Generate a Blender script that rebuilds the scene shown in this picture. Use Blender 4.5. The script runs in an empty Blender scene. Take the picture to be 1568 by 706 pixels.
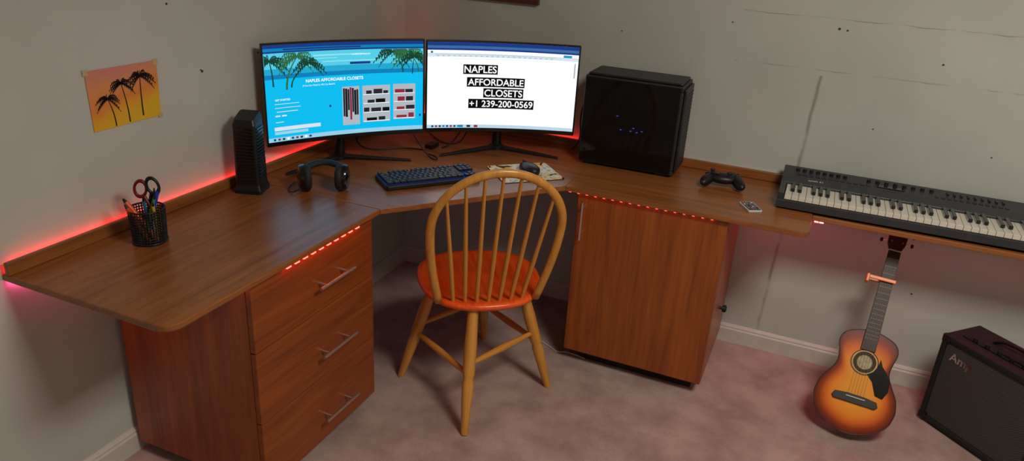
import bpy, bmesh, math, random
from mathutils import Vector, Matrix
random.seed(7)
scene=bpy.context.scene
scene.view_settings.view_transform='Standard'
COL=bpy.context.collection
rad=math.radians

# ------------------------------------------------------------------ materials
def srgb(r,g,b):
    f=lambda c:(c/255/12.92) if c/255<=.04045 else ((c/255+.055)/1.055)**2.4
    return (f(r),f(g),f(b),1)
def newmat(name):
    m=bpy.data.materials.new(name);m.use_nodes=True
    nt=m.node_tree;return m,nt,nt.nodes["Principled BSDF"]
_c={}
def mat(name,col,rough=.5,metal=0,var=.12,scale=30,bump=0,coat=0,alpha=1):
    if name in _c:return _c[name]
    m,nt,b=newmat(name);N=nt.nodes;Lk=nt.links
    tc=N.new("ShaderNodeTexCoord");no=N.new("ShaderNodeTexNoise");no.inputs["Scale"].default_value=scale;no.inputs["Detail"].default_value=4
    Lk.new(tc.outputs["Object"],no.inputs["Vector"])
    r=N.new("ShaderNodeValToRGB");c=col
    r.color_ramp.elements[0].color=(c[0]*(1-var),c[1]*(1-var),c[2]*(1-var),1)
    r.color_ramp.elements[1].color=(min(1,c[0]*(1+var)),min(1,c[1]*(1+var)),min(1,c[2]*(1+var)),1)
    r.color_ramp.elements[0].position=.3;r.color_ramp.elements[1].position=.7
    Lk.new(no.outputs["Fac"],r.inputs["Fac"]);Lk.new(r.outputs["Color"],b.inputs["Base Color"])
    b.inputs["Roughness"].default_value=rough;b.inputs["Metallic"].default_value=metal
    b.inputs["Coat Weight"].default_value=coat;b.inputs["Alpha"].default_value=alpha
    if bump:
        bp=N.new("ShaderNodeBump");bp.inputs["Strength"].default_value=bump;bp.inputs["Distance"].default_value=.002
        Lk.new(no.outputs["Fac"],bp.inputs["Height"]);Lk.new(bp.outputs["Normal"],b.inputs["Normal"])
    _c[name]=m;return m
def emis(name,col,strength=1.):
    if name in _c:return _c[name]
    m,nt,b=newmat(name)
    b.inputs["Base Color"].default_value=(0.01,0.01,0.01,1)
    b.inputs["Emission Color"].default_value=col;b.inputs["Emission Strength"].default_value=strength
    b.inputs["Roughness"].default_value=.5;b.inputs["Specular IOR Level"].default_value=.1
    _c[name]=m;return m
def wood(name,c1,c2,axis=0,scale=1.,rough=.35,coat=.15):
    if name in _c:return _c[name]
    m,nt,b=newmat(name);N=nt.nodes;Lk=nt.links
    tc=N.new("ShaderNodeTexCoord");mp=N.new("ShaderNodeMapping")
    s=[22*scale]*3;s[axis]=1.3*scale;mp.inputs["Scale"].default_value=s
    Lk.new(tc.outputs["Object"],mp.inputs["Vector"])
    n1=N.new("ShaderNodeTexNoise");n1.inputs["Scale"].default_value=1.6;n1.inputs["Detail"].default_value=6;n1.inputs["Distortion"].default_value=.6
    Lk.new(mp.outputs[0],n1.inputs["Vector"])
    n2=N.new("ShaderNodeTexNoise");n2.inputs["Scale"].default_value=7;n2.inputs["Detail"].default_value=3
    Lk.new(mp.outputs[0],n2.inputs["Vector"])
    mx=N.new("ShaderNodeMath");mx.operation='MULTIPLY_ADD';mx.inputs[1].default_value=.35;Lk.new(n2.outputs["Fac"],mx.inputs[0]);
    m2=N.new("ShaderNodeMath");m2.operation='MULTIPLY';m2.inputs[1].default_value=.65;Lk.new(n1.outputs["Fac"],m2.inputs[0]);Lk.new(m2.outputs[0],mx.inputs[2])
    r=N.new("ShaderNodeValToRGB");r.color_ramp.elements[0].position=.36;r.color_ramp.elements[1].position=.64
    r.color_ramp.elements[0].color=c1;r.color_ramp.elements[1].color=c2
    Lk.new(mx.outputs[0],r.inputs["Fac"]);Lk.new(r.outputs["Color"],b.inputs["Base Color"])
    b.inputs["Roughness"].default_value=rough;b.inputs["Coat Weight"].default_value=coat;b.inputs["Coat Roughness"].default_value=.25
    bp=N.new("ShaderNodeBump");bp.inputs["Strength"].default_value=.12;bp.inputs["Distance"].default_value=.001
    Lk.new(mx.outputs[0],bp.inputs["Height"]);Lk.new(bp.outputs["Normal"],b.inputs["Normal"])
    _c[name]=m;return m

# ------------------------------------------------------------------ mesh helpers
def root(name,loc=(0,0,0),rz=0,rot=None):
    e=bpy.data.objects.new(name,None);e.location=loc;e.rotation_euler=rot if rot else (0,0,rz);e.empty_display_size=.05
    COL.objects.link(e);return e
def obj(name,verts,faces,m,parent=None,smooth=False,bevel=0,loc=None,rot=None,seg=2):
    me=bpy.data.meshes.new(name);me.from_pydata([tuple(v) for v in verts],[],faces);me.update()
    bm=bmesh.new();bm.from_mesh(me);bmesh.ops.recalc_face_normals(bm,faces=bm.faces);bm.to_mesh(me);bm.free()
    o=bpy.data.objects.new(name,me);COL.objects.link(o)
    if m:me.materials.append(m)
    if smooth:
        for p in me.polygons:p.use_smooth=True
    if bevel:
        b=o.modifiers.new("bevel","BEVEL");b.width=bevel;b.segments=seg;b.limit_method='ANGLE';b.angle_limit=rad(35)
    if loc:o.location=loc
    if rot:o.rotation_euler=rot
    if parent:o.parent=parent
    return o
BF=[(0,1,2,3),(4,7,6,5),(0,4,5,1),(1,5,6,2),(2,6,7,3),(3,7,4,0)]
def boxvf(x0,x1,y0,y1,z0,z1):
    return [(x0,y0,z0),(x1,y0,z0),(x1,y1,z0),(x0,y1,z0),(x0,y0,z1),(x1,y0,z1),(x1,y1,z1),(x0,y1,z1)]
def box(name,x0,x1,y0,y1,z0,z1,m,parent=None,bevel=0,**k):
    return obj(name,boxvf(x0,x1,y0,y1,z0,z1),BF,m,parent,bevel=bevel,**k)
def boxes(name,lst,m,parent=None,bevel=0,**k):
    V=[];F=[]
    for b in lst:
        n=len(V);V+=boxvf(*b);F+=[tuple(i+n for i in f) for f in BF]
    return obj(name,V,F,m,parent,bevel=bevel,**k)
def prism(name,poly,z0,z1,m,parent=None,bevel=0,**k):
    n=len(poly);V=[(x,y,z0) for x,y in poly]+[(x,y,z1) for x,y in poly]
    F=[tuple(range(n))[::-1],tuple(range(n,2*n))]+[(i,(i+1)%n,(i+1)%n+n,i+n) for i in range(n)]
    return obj(name,V,F,m,parent,bevel=bevel,**k)
def lathe(name,prof,m,parent=None,seg=32,loc=None,rot=None,smooth=True,cap=True,sx=1,sy=1):
    V=[];F=[]
    for r,z in prof:
        for i in range(seg):
            a=2*math.pi*i/seg;V.append((r*math.cos(a)*sx,r*math.sin(a)*sy,z))
    for k in range(len(prof)-1):
        for i in range(seg):
            j=(i+1)%seg;F.append((k*seg+i,k*seg+j,(k+1)*seg+j,(k+1)*seg+i))
    if cap:
        F.append(tuple(range(seg))[::-1]);F.append(tuple(range((len(prof)-1)*seg,len(prof)*seg)))
    o=obj(name,V,F,m,parent,smooth=smooth,loc=loc,rot=rot)
    if smooth:
        e=o.modifiers.new("es","EDGE_SPLIT");e.split_angle=rad(40)
    return o
def turned(name,p1,p2,prof,m,parent=None,seg=20):
    p1=Vector(p1);p2=Vector(p2);d=p2-p1;L=d.length
    o=lathe(name,[(r,t*L) for t,r in prof],m,parent,seg=seg)
    o.rotation_mode='QUATERNION';o.rotation_quaternion=d.to_track_quat('Z','Y');o.location=p1;return o
def rod(name,p1,p2,r,m,parent=None,r2=None,seg=14):
    return turned(name,p1,p2,[(0,r),(1,r if r2 is None else r2)],m,parent,seg)
def tube(name,pts,r,m,parent=None,cyclic=False,smooth=True,flat=1.0,res=6):
    cu=bpy.data.curves.new(name,"CURVE");cu.dimensions='3D';cu.bevel_depth=r;cu.bevel_resolution=3;cu.resolution_u=res;cu.use_fill_caps=True
    sp=cu.splines.new('NURBS' if smooth else 'POLY');sp.points.add(len(pts)-1)
    for i,p in enumerate(pts):sp.points[i].co=(*p,1)
    if smooth:sp.order_u=3;sp.use_endpoint_u=True
    sp.use_cyclic_u=cyclic
    t=bpy.data.objects.new("tmp",cu);COL.objects.link(t);bpy.context.view_layer.update()
    me=bpy.data.meshes.new_from_object(t.evaluated_get(bpy.context.evaluated_depsgraph_get()))
    bpy.data.objects.remove(t);me.name=name
    me.materials.clear();me.materials.append(m)
    for p in me.polygons:p.use_smooth=True
    o=bpy.data.objects.new(name,me);COL.objects.link(o)
    if parent:o.parent=parent
    return o
def wtube(name,pts,r,m,parent,**k):
    """tube whose points are given in world space, parented under a placed root"""
    bpy.context.view_layer.update();inv=parent.matrix_world.inverted()
    return tube(name,[tuple(inv@Vector(p)) for p in pts],r,m,parent,**k)
def ellipsoid(name,c,s,m,parent=None,rot=None,seg=24):
    prof=[(max(1e-4,math.sin(math.pi*i/14)),-math.cos(math.pi*i/14)) for i in range(15)]
    o=lathe(name,prof,m,parent,seg=seg,loc=c,rot=rot);o.modifiers.clear();o.scale=s;return o
def torus(name,c,R,r,m,parent=None,rot=None,sx=1,sy=1):
    V=[];F=[];n=36;k=10
    for i in range(n):
        a=2*math.pi*i/n
        for j in range(k):
            b=2*math.pi*j/k;q=R+r*math.cos(b);V.append((q*math.cos(a)*sx,q*math.sin(a)*sy,r*math.sin(b)))
    for i in range(n):
        for j in range(k):F.append((i*k+j,((i+1)%n)*k+j,((i+1)%n)*k+(j+1)%k,i*k+(j+1)%k))
    return obj(name,V,F,m,parent,smooth=True,loc=c,rot=rot)
def roundrect(w,h,r,n=5,cx=0,cy=0):
    P=[]
    for sx,sy,a0 in ((1,1,0),(-1,1,90),(-1,-1,180),(1,-1,270)):
        for i in range(n+1):
            a=rad(a0+90*i/n);P.append((cx+sx*(w/2-r)+r*math.cos(a),cy+sy*(h/2-r)+r*math.sin(a)))
    return P

# ------------------------------------------------------------------ palette
TOPW=wood("desk_laminate_wood",srgb(126,72,34),srgb(160,98,48),1,.9,.33,.25)
TOPX=wood("desk_laminate_wood_x",srgb(126,72,34),srgb(160,98,48),0,.9,.33,.25)
CABV=wood("cabinet_wood_vertical",srgb(128,60,20),srgb(164,86,32),2,.8,.38,.15)
CABY=wood("drawer_wood",srgb(120,54,18),srgb(152,76,27),1,.8,.38,.15)
PINE=wood("chair_pine",srgb(192,128,50),srgb(216,154,70),2,1.2,.35,.3)
SEATLIT=wood("chair_seat_wood_red_lit",srgb(230,66,12),srgb(252,106,34),1,1.0,.35,.3)  # pine seat under red LED light, the red painted into its colour
BLK=mat("black_plastic",srgb(20,20,22),.42,var=.2)
BLKG=mat("black_gloss",srgb(10,10,12),.18,var=.1,coat=.4)
DGR=mat("dark_grey_plastic",srgb(38,38,42),.5,var=.15)
MET=mat("brushed_metal",srgb(205,192,186),.3,metal=.9,var=.06)
CHR=mat("chrome",srgb(215,215,215),.15,metal=1,var=.03)
WHT=mat("white_key_plastic",srgb(218,213,198),.3,var=.03)
REDLED=emis("red_led",(1,.03,.03,1),30)
PINKLED=emis("pink_led",(1,.07,.24,1),36)
PINKLED2=emis("pink_led_shelf",(1,.07,.26,1),20)
REDDOT=emis("red_led_chip",(1,.04,.03,1),13)
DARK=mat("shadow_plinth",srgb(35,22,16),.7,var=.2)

# ------------------------------------------------------------------ room
def wallmat():
    m,nt,b=newmat("patched_drywall_paint");N=nt.nodes;Lk=nt.links
    geo=N.new("ShaderNodeNewGeometry");sep=N.new("ShaderNodeSeparateXYZ");Lk.new(geo.outputs["Position"],sep.inputs[0])
    n1=N.new("ShaderNodeTexNoise");n1.inputs["Scale"].default_value=1.3;n1.inputs["Detail"].default_value=5;Lk.new(geo.outputs["Position"],n1.inputs["Vector"])
    r=N.new("ShaderNodeValToRGB");r.color_ramp.elements[0].color=srgb(184,188,180);r.color_ramp.elements[1].color=srgb(202,206,198)
    r.color_ramp.elements[0].position=.35;r.color_ramp.elements[1].position=.65;Lk.new(n1.outputs["Fac"],r.inputs["Fac"])
    n2=N.new("ShaderNodeTexNoise");n2.inputs["Scale"].default_value=9;n2.inputs["Detail"].default_value=8;Lk.new(geo.outputs["Position"],n2.inputs["Vector"])
    def seam(axis,pos,width,lo,tilt=0,other=2):
        a=N.new("ShaderNodeMath");a.operation='MULTIPLY_ADD';a.inputs[1].default_value=-tilt;a.inputs[2].default_value=-pos+0
        Lk.new(sep.outputs[other],a.inputs[0])
        s=N.new("ShaderNodeMath");s.operation='ADD';Lk.new(sep.outputs[axis],s.inputs[0]);Lk.new(a.outputs[0],s.inputs[1])
        w=N.new("ShaderNodeMath");w.operation='MULTIPLY_ADD';w.inputs[1].default_value=.02;Lk.new(n2.outputs["Fac"],w.inputs[0]);Lk.new(s.outputs[0],w.inputs[2])
        w2=N.new("ShaderNodeMath");w2.operation='SUBTRACT';w2.inputs[1].default_value=.01;Lk.new(w.outputs[0],w2.inputs[0])
        ab=N.new("ShaderNodeMath");ab.operation='ABSOLUTE';Lk.new(w2.outputs[0],ab.inputs[0])
        mr=N.new("ShaderNodeMapRange");mr.inputs[1].default_value=0;mr.inputs[2].default_value=width;mr.inputs[3].default_value=1;mr.inputs[4].default_value=0;Lk.new(ab.outputs[0],mr.inputs[0])
        th=N.new("ShaderNodeMapRange");th.inputs[1].default_value=lo-.08;th.inputs[2].default_value=lo+.14;Lk.new(n2.outputs["Fac"],th.inputs[0])
        mu=N.new("ShaderNodeMath");mu.operation='MULTIPLY';Lk.new(mr.outputs[0],mu.inputs[0]);Lk.new(th.outputs[0],mu.inputs[1]);return mu
    gt=N.new("ShaderNodeMath");gt.operation='GREATER_THAN';gt.inputs[1].default_value=1.48;Lk.new(sep.outputs[0],gt.inputs[0])
    lt=N.new("ShaderNodeMath");lt.operation='LESS_THAN';lt.inputs[1].default_value=1.19;Lk.new(sep.outputs[2],lt.inputs[0])
    sv=seam(0,1.762,.010,.42,.035);svm=N.new("ShaderNodeMath");svm.operation='MULTIPLY';Lk.new(sv.outputs[0],svm.inputs[0]);Lk.new(lt.outputs[0],svm.inputs[1])
    parts=[svm,seam(2,1.399,.0025,.46),seam(2,1.212,.003,.52)]
    cur=None
    for p in parts:
        if cur is None:cur=p
        else:
            mx=N.new("ShaderNodeMath");mx.operation='MAXIMUM';Lk.new(cur.outputs[0],mx.inputs[0]);Lk.new(p.outputs[0],mx.inputs[1]);cur=mx
    fin=N.new("ShaderNodeMath");fin.operation='MULTIPLY';Lk.new(cur.outputs[0],fin.inputs[0]);Lk.new(gt.outputs[0],fin.inputs[1])
    f2=N.new("ShaderNodeMath");f2.operation='MULTIPLY';f2.inputs[1].default_value=.65;Lk.new(fin.outputs[0],f2.inputs[0])
    mix=N.new("ShaderNodeMix");mix.data_type='RGBA';Lk.new(f2.outputs[0],mix.inputs["Factor"]);Lk.new(r.outputs["Color"],mix.inputs["A"]);mix.inputs["B"].default_value=srgb(105,92,78)
    Lk.new(mix.outputs["Result"],b.inputs["Base Color"]);b.inputs["Roughness"].default_value=.75
    n3=N.new("ShaderNodeTexNoise");n3.inputs["Scale"].default_value=160;Lk.new(geo.outputs["Position"],n3.inputs["Vector"])
    bp=N.new("ShaderNodeBump");bp.inputs["Strength"].default_value=.12;bp.inputs["Distance"].default_value=.002;Lk.new(n3.outputs["Fac"],bp.inputs["Height"]);Lk.new(bp.outputs["Normal"],b.inputs["Normal"])
    return m
WALL=wallmat()
def carpet():
    m,nt,b=newmat("mauve_carpet");N=nt.nodes;Lk=nt.links
    geo=N.new("ShaderNodeNewGeometry")
    n1=N.new("ShaderNodeTexNoise");n1.inputs["Scale"].default_value=6;n1.inputs["Detail"].default_value=5;n1.inputs["Roughness"].default_value=.6;n1.inputs["Distortion"].default_value=.15;Lk.new(geo.outputs["Position"],n1.inputs["Vector"])
    r=N.new("ShaderNodeValToRGB");r.color_ramp.elements[0].color=srgb(158,130,120);r.color_ramp.elements[1].color=srgb(186,160,148)
    r.color_ramp.elements[0].position=.36;r.color_ramp.elements[1].position=.62;Lk.new(n1.outputs["Fac"],r.inputs["Fac"])
    n2=N.new("ShaderNodeTexNoise");n2.inputs["Scale"].default_value=220;n2.inputs["Detail"].default_value=3;Lk.new(geo.outputs["Position"],n2.inputs["Vector"])
    mr=N.new("ShaderNodeMapRange");mr.inputs[3].default_value=.8;mr.inputs[4].default_value=1.15;Lk.new(n2.outputs["Fac"],mr.inputs[0])
    mx=N.new("ShaderNodeMix");mx.data_type='RGBA';mx.blend_type='MULTIPLY';mx.inputs["Factor"].default_value=1;Lk.new(r.outputs["Color"],mx.inputs["A"]);Lk.new(mr.outputs[0],mx.inputs["B"])
    Lk.new(mx.outputs["Result"],b.inputs["Base Color"]);b.inputs["Roughness"].default_value=.95;b.inputs["Sheen Weight"].default_value=.3
    bp=N.new("ShaderNodeBump");bp.inputs["Strength"].default_value=.6;bp.inputs["Distance"].default_value=.006;Lk.new(n2.outputs["Fac"],bp.inputs["Height"]);Lk.new(bp.outputs["Normal"],b.inputs["Normal"])
    return m
RX,RY,RZ=4.2,-4.2,2.44
box("floor",-.1,RX+.1,RY-.1,.1,-.1,0,carpet())
box("ceiling",-.1,RX+.1,RY-.1,.1,RZ,RZ+.1,mat("ceiling_paint",srgb(215,212,204),.9,var=.02))
box("wall_left",-.1,0,RY,0,0,RZ,WALL)
wb=box("wall_back",-.1,RX+.1,0,.1,0,RZ,WALL)
box("wall_right",RX,RX+.1,RY,0,0,RZ,WALL)
box("wall_front",-.1,RX+.1,RY-.1,RY,0,RZ,WALL)
TRIM=mat("baseboard_white",srgb(205,202,192),.5,var=.04)
def bb(name,along,a0,a1):
    prof=[(0,0),(.015,0),(.015,.062),(.011,.068),(.011,.074),(.006,.082),(0,.084)]
    V=[];F=[];n=len(prof)
    for a in (a0,a1):
        for d,z in prof: V.append((a,-d,z) if along=='x' else (d,a,z))
    F=[(i,(i+1)%n,(i+1)%n+n,i+n) for i in range(n)]+[tuple(range(n)),tuple(range(n,2*n))[::-1]]
    obj(name,V,F,TRIM)
bb("baseboard_back",'x',0.0,RX);bb("baseboard_left",'y',RY,-.0)
hole=mat("nail_hole",srgb(70,58,48),.8)
def marks(parentname,lst,axis):
    V=[];F=[]
    for a,z,r in lst:
        n=len(V)
        for i in range(8):
            t=2*math.pi*i/8;p=(a+r*math.cos(t),z+r*math.sin(t)*.9)
            V.append((p[0],-.001,p[1]) if axis=='y' else (.001,p[0],p[1]))
        F.append(tuple(range(n,n+8)))
    o=obj("nail_holes_"+parentname,V,F,hole);o.parent=bpy.data.objects[parentname]
marks("wall_back",[(1.83,1.365,.005),(1.858,1.362,.004),(2.19,1.28,.004),(1.02,1.27,.003),(2.02,1.02,.003),(1.45,1.35,.003),(2.3,.4,.004),(2.42,.98,.003)],'y')
marks("wall_left",[(-1.24,1.165,.005),(-1.245,1.17,.003),(-.98,1.19,.004),(-1.35,1.38,.004),(-1.9,1.3,.003)],'x')

# ------------------------------------------------------------------ desk
T0,T1=.741,.76
desk=root("corner_desk")
def arc(cx,cy,r,a0,a1,n=7):
    return [(cx+r*math.cos(rad(a0+(a1-a0)*i/n)),cy+r*math.sin(rad(a0+(a1-a0)*i/n))) for i in range(n+1)]
FX,FY=.563,-.531
prism("left_wing_top",[(0.0,-1.09),(0.0,-1.975)]+arc(FX-.045,-1.93,.045,-90,0)+[(FX,-1.09)],T0,T1,TOPW,desk,bevel=.004)
prism("corner_top",[(0,0),(0,-1.0895),(FX,-1.0895),(1.013,FY),(1.013,0)],T0,T1,TOPX,desk,bevel=.0015)
prism("right_wing_top",[(1.0135,0),(1.0135,FY)]+arc(1.877-.03,FY+.03,.03,-90,0)+[(1.877,0)],T0,T1,TOPX,desk,bevel=.0015)
prism("keyboard_shelf",[(1.8775,0),(1.8775,-.332),(3.0,-.332),(3.0,0)],T0-.004,T1-.004,TOPX,desk,bevel=.003)
box("shelf_cleat",1.90,3.0,-.02,-.001,T0-.05,T0-.005,TOPX,desk)
box("trim_1",.014,.030,-1.975,-.03,T1+.0005,T1+.036,TOPW,None,bevel=.003)
box("trim_2",.0305,1.877,-.030,-.014,T1+.0005,T1+.036,TOPX,None,bevel=.003)
box("trim_3",1.36,1.80,-.013,-.001,T1+.02,T1+.032,MET,None,bevel=.002)
led=root("led_light_strip")
box("wall_tape_left",.002,.008,-1.955,-.05,T1+.004,T1+.012,REDLED,led)
box("wall_tape_back",.05,1.30,-.008,-.002,T1+.004,T1+.012,REDLED,led)
box("under_tape_left",.004,.012,-1.96,-1.70,T0-.006,T0-.001,PINKLED,led)
box("under_tape_right",1.64,1.88,-.032,-.024,T0-.006,T0-.001,PINKLED,led)
box("under_tape_shelf",1.90,2.95,-.032,-.024,T0-.010,T0-.0045,PINKLED2,led)
box("under_tape_kneehole",.004,.012,-1.05,-.30,T0-.006,T0-.001,emis("violet_led",(.5,.08,.45,1),6),led)
def chips(name,pts,dx,dy,m=REDDOT,h=.004):
    boxes(name,[(x-dx,x+dx,y-dy,y+dy,z-h,z) for x,y,z in pts],m,led)
chips("under_edge_left",[(.553,-1.545+i*.037,T0-.0003) for i in range(10)],.005,.009,REDDOT,.006)
chips("under_edge_left_end",[(.52-i*.03,-1.700,T0-.0003) for i in range(3)],.006,.005)
chips("under_edge_right",[(1.03+i*.033,-.5195,T0-.0003) for i in range(17)],.004,.003,emis("red_led_chip_dim",(1,.05,.04,1),6))
chips("under_shelf_front",[(1.895,-.30,T0-.0045),(1.912,-.30,T0-.0045)],.007,.007,emis("red_led_end",(1,.04,.05,1),26),.012)

# drawers
X0,X1,Y0,Y1=.028,.543,-1.688,-1.110
dc=root("drawer_cabinet")
boxes("carcass",[(X0,X1-.020,Y0,Y0+.018,.046,T0-.001),(X0,X1-.020,Y1-.018,Y1,.046,T0-.001),(X0,X1-.020,Y0+.018,Y1-.018,.046,.064),(X0,X0+.012,Y0+.018,Y1-.018,.064,T0-.001),(X0,X1-.022,Y0+.018,Y1-.018,.70,T0-.001)],CABV,dc)
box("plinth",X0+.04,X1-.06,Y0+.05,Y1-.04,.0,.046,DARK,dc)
for i,(a,b) in enumerate(((.5245,.733),(.2865,.5215),(.046,.2835))):
    box("drawer_front_%d"%(i+1),X1-.019,X1,Y0+.001,Y1-.001,a,b,CABY,dc,bevel=.002)
    zc=(.62,.381,.140)[i]
    rod("handle_%d"%(i+1),(X1+.032,-1.432,zc),(X1+.032,-1.257,zc),.0058,MET,dc)
    for j,y in enumerate((-1.40,-1.289)):
        rod("handle_post_%d_%d"%(i+1,j+1),(X1-.001,y,zc),(X1+.032,y,zc),.0048,MET,dc)
# right cabinet
sc=root("storage_cabinet")
A0,A1,B0=1.059,1.615,-.511
boxes("carcass",[(A0,A0+.018,B0+.020,-.02,.06,T0-.001),(A1-.018,A1,B0+.020,-.02,.06,T0-.001),(A0+.018,A1-.018,B0+.02,-.02,.06,.078),(A0+.018,A1-.018,-.032,-.02,.078,T0-.001),(A0+.018,A1-.018,B0+.022,-.032,.71,T0-.001)],CABV,sc)
box("door_panel",A0+.001,A1-.001,B0,B0+.019,.061,.733,CABV,sc,bevel=.002)
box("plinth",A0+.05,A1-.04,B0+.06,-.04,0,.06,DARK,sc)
rod("door_handle",(1.088,B0-.03,.56),(1.088,B0-.03,.712),.0055,MET,sc)
for j,z in enumerate((.585,.688)):rod("handle_post_%d"%(j+1),(1.088,B0+.001,z),(1.088,B0-.03,z),.0045,MET,sc)
lathe("side_knob",[(.006,0),(.006,.012),(.014,.014),(.015,.026),(.010,.03)],BLK,sc,seg=18,loc=(A1-.001,-.26,.278),rot=(0,rad(90),0))

# ------------------------------------------------------------------ text + curved screens
def textmesh(body,size,bold=True):
    cu=bpy.data.curves.new("txt","FONT");cu.body=body;cu.size=size;cu.align_x='CENTER';cu.align_y='CENTER'
    if bold:cu.offset=size*.012
    t=bpy.data.objects.new("tmp",cu);COL.objects.link(t);bpy.context.view_layer.update()
    me=bpy.data.meshes.new_from_object(t.evaluated_get(bpy.context.evaluated_depsgraph_get()));bpy.data.objects.remove(t)
    V=[(v.co.x,v.co.y) for v in me.vertices];F=[tuple(p.vertices) for p in me.polygons]
    bpy.data.meshes.remove(me);return V,F
def palm(x,y,h,lean=.15,fr=.35,n=9,seed=1,tw=.03,wk=.06):
    """2-D palm silhouette as polygons: base at x,y, height h"""
    R=random.Random(seed);P=[]
    k=8;L=[];Rr=[]
    for i in range(k+1):
        t=i/k;cx=x+lean*h*t*t;w=tw*h*(1-.45*t)/2;L.append((cx-w,y+h*t));Rr.append((cx+w,y+h*t))
    for i in range(k):P.append([L[i],Rr[i],Rr[i+1],L[i+1]])
    tx,ty=x+lean*h,y+h
    for j in range(n):
        a=rad(-25+230*j/(n-1)+R.uniform(-8,8));l=fr*h*R.uniform(.85,1.1)
        pts=[]
        for i in range(8):
            t=i/7;pts.append((tx+l*t*math.cos(a),ty+l*t*math.sin(a)*(1-.2*t)-l*.55*t*t))
        for i in range(7):
            (x0,y0),(x1,y1)=pts[i],pts[i+1];w=l*wk*(1-i/8)
            P.append([(x0,y0-w*.3),(x1,y1-w*.3),(x1,y1+w*.6),(x0,y0+w*.6)])
            ll=l*.26*(1-abs(i/7-.4))
            P.append([(x0,y0),(x1,y1),((x0+x1)/2+ll*.35*math.cos(a),(y0+y1)/2-ll)])
            if i<6:P.append([(x0,y0),(x1,y1),((x0+x1)/2+ll*.5*math.cos(a),(y0+y1)/2+ll*.35)])
    return P
class Monitor:
    W,H,R=.607,.364,1.6
    def __init__(s,loc,az,zb):
        s.r=root("computer_monitor",loc,rad(az));s.zb=zb;W,H=s.W,s.H
        n=24;V=[];F=[]
        for i in range(n+1):
            x=-W/2+W*i/n;y=s.cy(x);V+=[(x,y,zb),(x,y,zb+H),(x,y+.016,zb+H),(x,y+.016,zb)]
        for i in range(n):
            a=4*i;b=a+4
            for j in range(4):F.append((a+j,a+(j+1)%4,b+(j+1)%4,b+j))
        F+=[(0,1,2,3),(4*n,4*n+3,4*n+2,4*n+1)]
        obj("bezel_shell",V,F,BLKG,s.r,bevel=.003)
        V=[];F=[];m=12
        for i in range(m+1):
            t=i/m;x=-.25+.5*t;b=.028*math.sin(math.pi*t)**.5 if 0<t<1 else 0
            y=s.cy(x)+.0155
            V+=[(x,y,zb+.05),(x,y,zb+H-.05),(x,y+b,zb+H-.09),(x,y+b,zb+.09)]
        for i in range(m):
            a=4*i;b=a+4
            for j in range(4):F.append((a+j,a+(j+1)%4,b+(j+1)%4,b+j))
        obj("rear_housing",V,F,BLK,s.r,smooth=False)
        ny=s.cy(0)+.04
        turned("stand_neck",(0,.128,.006),(0,ny,zb+H*.45),[(0,.021),(.15,.019),(1,.017)],BLK,s.r)
        for k,sg in enumerate((-1,1)):
            V=[(0,.148,0),(0,.108,0),(sg*.245,-.012,0),(sg*.245,.006,0),(0,.148,.016),(0,.108,.016),(sg*.245,-.012,.007),(sg*.245,.006,.007)]
            obj("stand_leg_%d"%(k+1),V,BF,BLK,s.r,bevel=.003)
        lathe("stand_hub",[(.032,0),(.032,.014),(.024,.02)],BLK,s.r,seg=24,loc=(0,.128,.001))
    def cy(s,x):return ((s.W/2)**2-x*x)/(2*s.R)
    def S(s,u,v,off):
        x=-s.W/2+.007+u*(s.W-.014);z=s.zb+s.H-.007-v*(s.H-.024);return (x,s.cy(x)-.0006-off*.00025,z)
    def rect(s,name,u0,v0,u1,v1,m,layer=0):
        n=max(1,math.ceil((u1-u0)*24));V=[];F=[]
        for i in range(n+1):
            u=u0+(u1-u0)*i/n;V+=[s.S(u,v0,layer),s.S(u,v1,layer)]
        for i in range(n):F.append((2*i,2*i+1,2*i+3,2*i+2))
        return obj(name,V,F,m,s.r)
    def polys(s,name,P,m,layer):
        V=[];F=[]
        for p in P:
            q=[(min(.998,max(.002,x)),max(.084,y)) for x,y in p]
            if max(a for a,b in q)-min(a for a,b in q)<1e-4 or max(b for a,b in q)-min(b for a,b in q)<1e-4:continue
            k=len(V);V+=[s.S(x,y,layer) for x,y in q];F.append(tuple(range(k,k+len(q))))
        return obj(name,V,F,m,s.r)
    def text(s,name,body,u,v,size,m,layer,wtarget=None,bold=True):
        V,F=textmesh(body,size,bold);x0=min(a for a,b in V);x1=max(a for a,b in V);y0=min(b for a,b in V);y1=max(b for a,b in V)
        k=1 if not wtarget else wtarget/(x1-x0)
        W=s.W-.014;H=s.H-.024
        VV=[s.S(u+((a-(x0+x1)/2)*k)/W,v-((b-(y0+y1)/2)*k)/H,layer) for a,b in V]
        return obj(name,VV,F,m,s.r)
E=lambda n,r,g,b,st=1.:emis("screen_"+n,srgb(r,g,b),st)
cyan=E("cyan",0,188,240);sky=E("sky",84,206,232);skyd=E("sea",30,168,208);wht=E("white",250,253,255,1.1);navy=E("navy",16,56,132);lgray=E("lgray",214,228,238)
blackp=E("black",6,6,8,.3);green=E("palm_green",16,70,50,.8);green2=E("palm_green_light",50,116,70,.8);g1=E("photo_grey",176,184,192);g2=E("photo_dark",36,36,46);g3=E("photo_red",140,40,60);teal=E("teal",0,128,186)
mL=Monitor((.2345,-.7845,T1),54.2,.108)
mL.rect("page",0,0,1,1,cyan,0)
mL.rect("tab_bar",0,0,1,.035,navy,1);mL.rect("address_bar",0,.035,1,.065,teal,1);mL.rect("address_field",.12,.042,.6,.058,navy,2);mL.rect("bookmarks",0,.065,1,.082,navy,1)
mL.rect("banner_sky",0,.082,1,.24,sky,1);mL.rect("banner_sea",0,.24,1,.30,skyd,1);mL.rect("banner_foot",0,.30,1,.345,teal,1)
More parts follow.
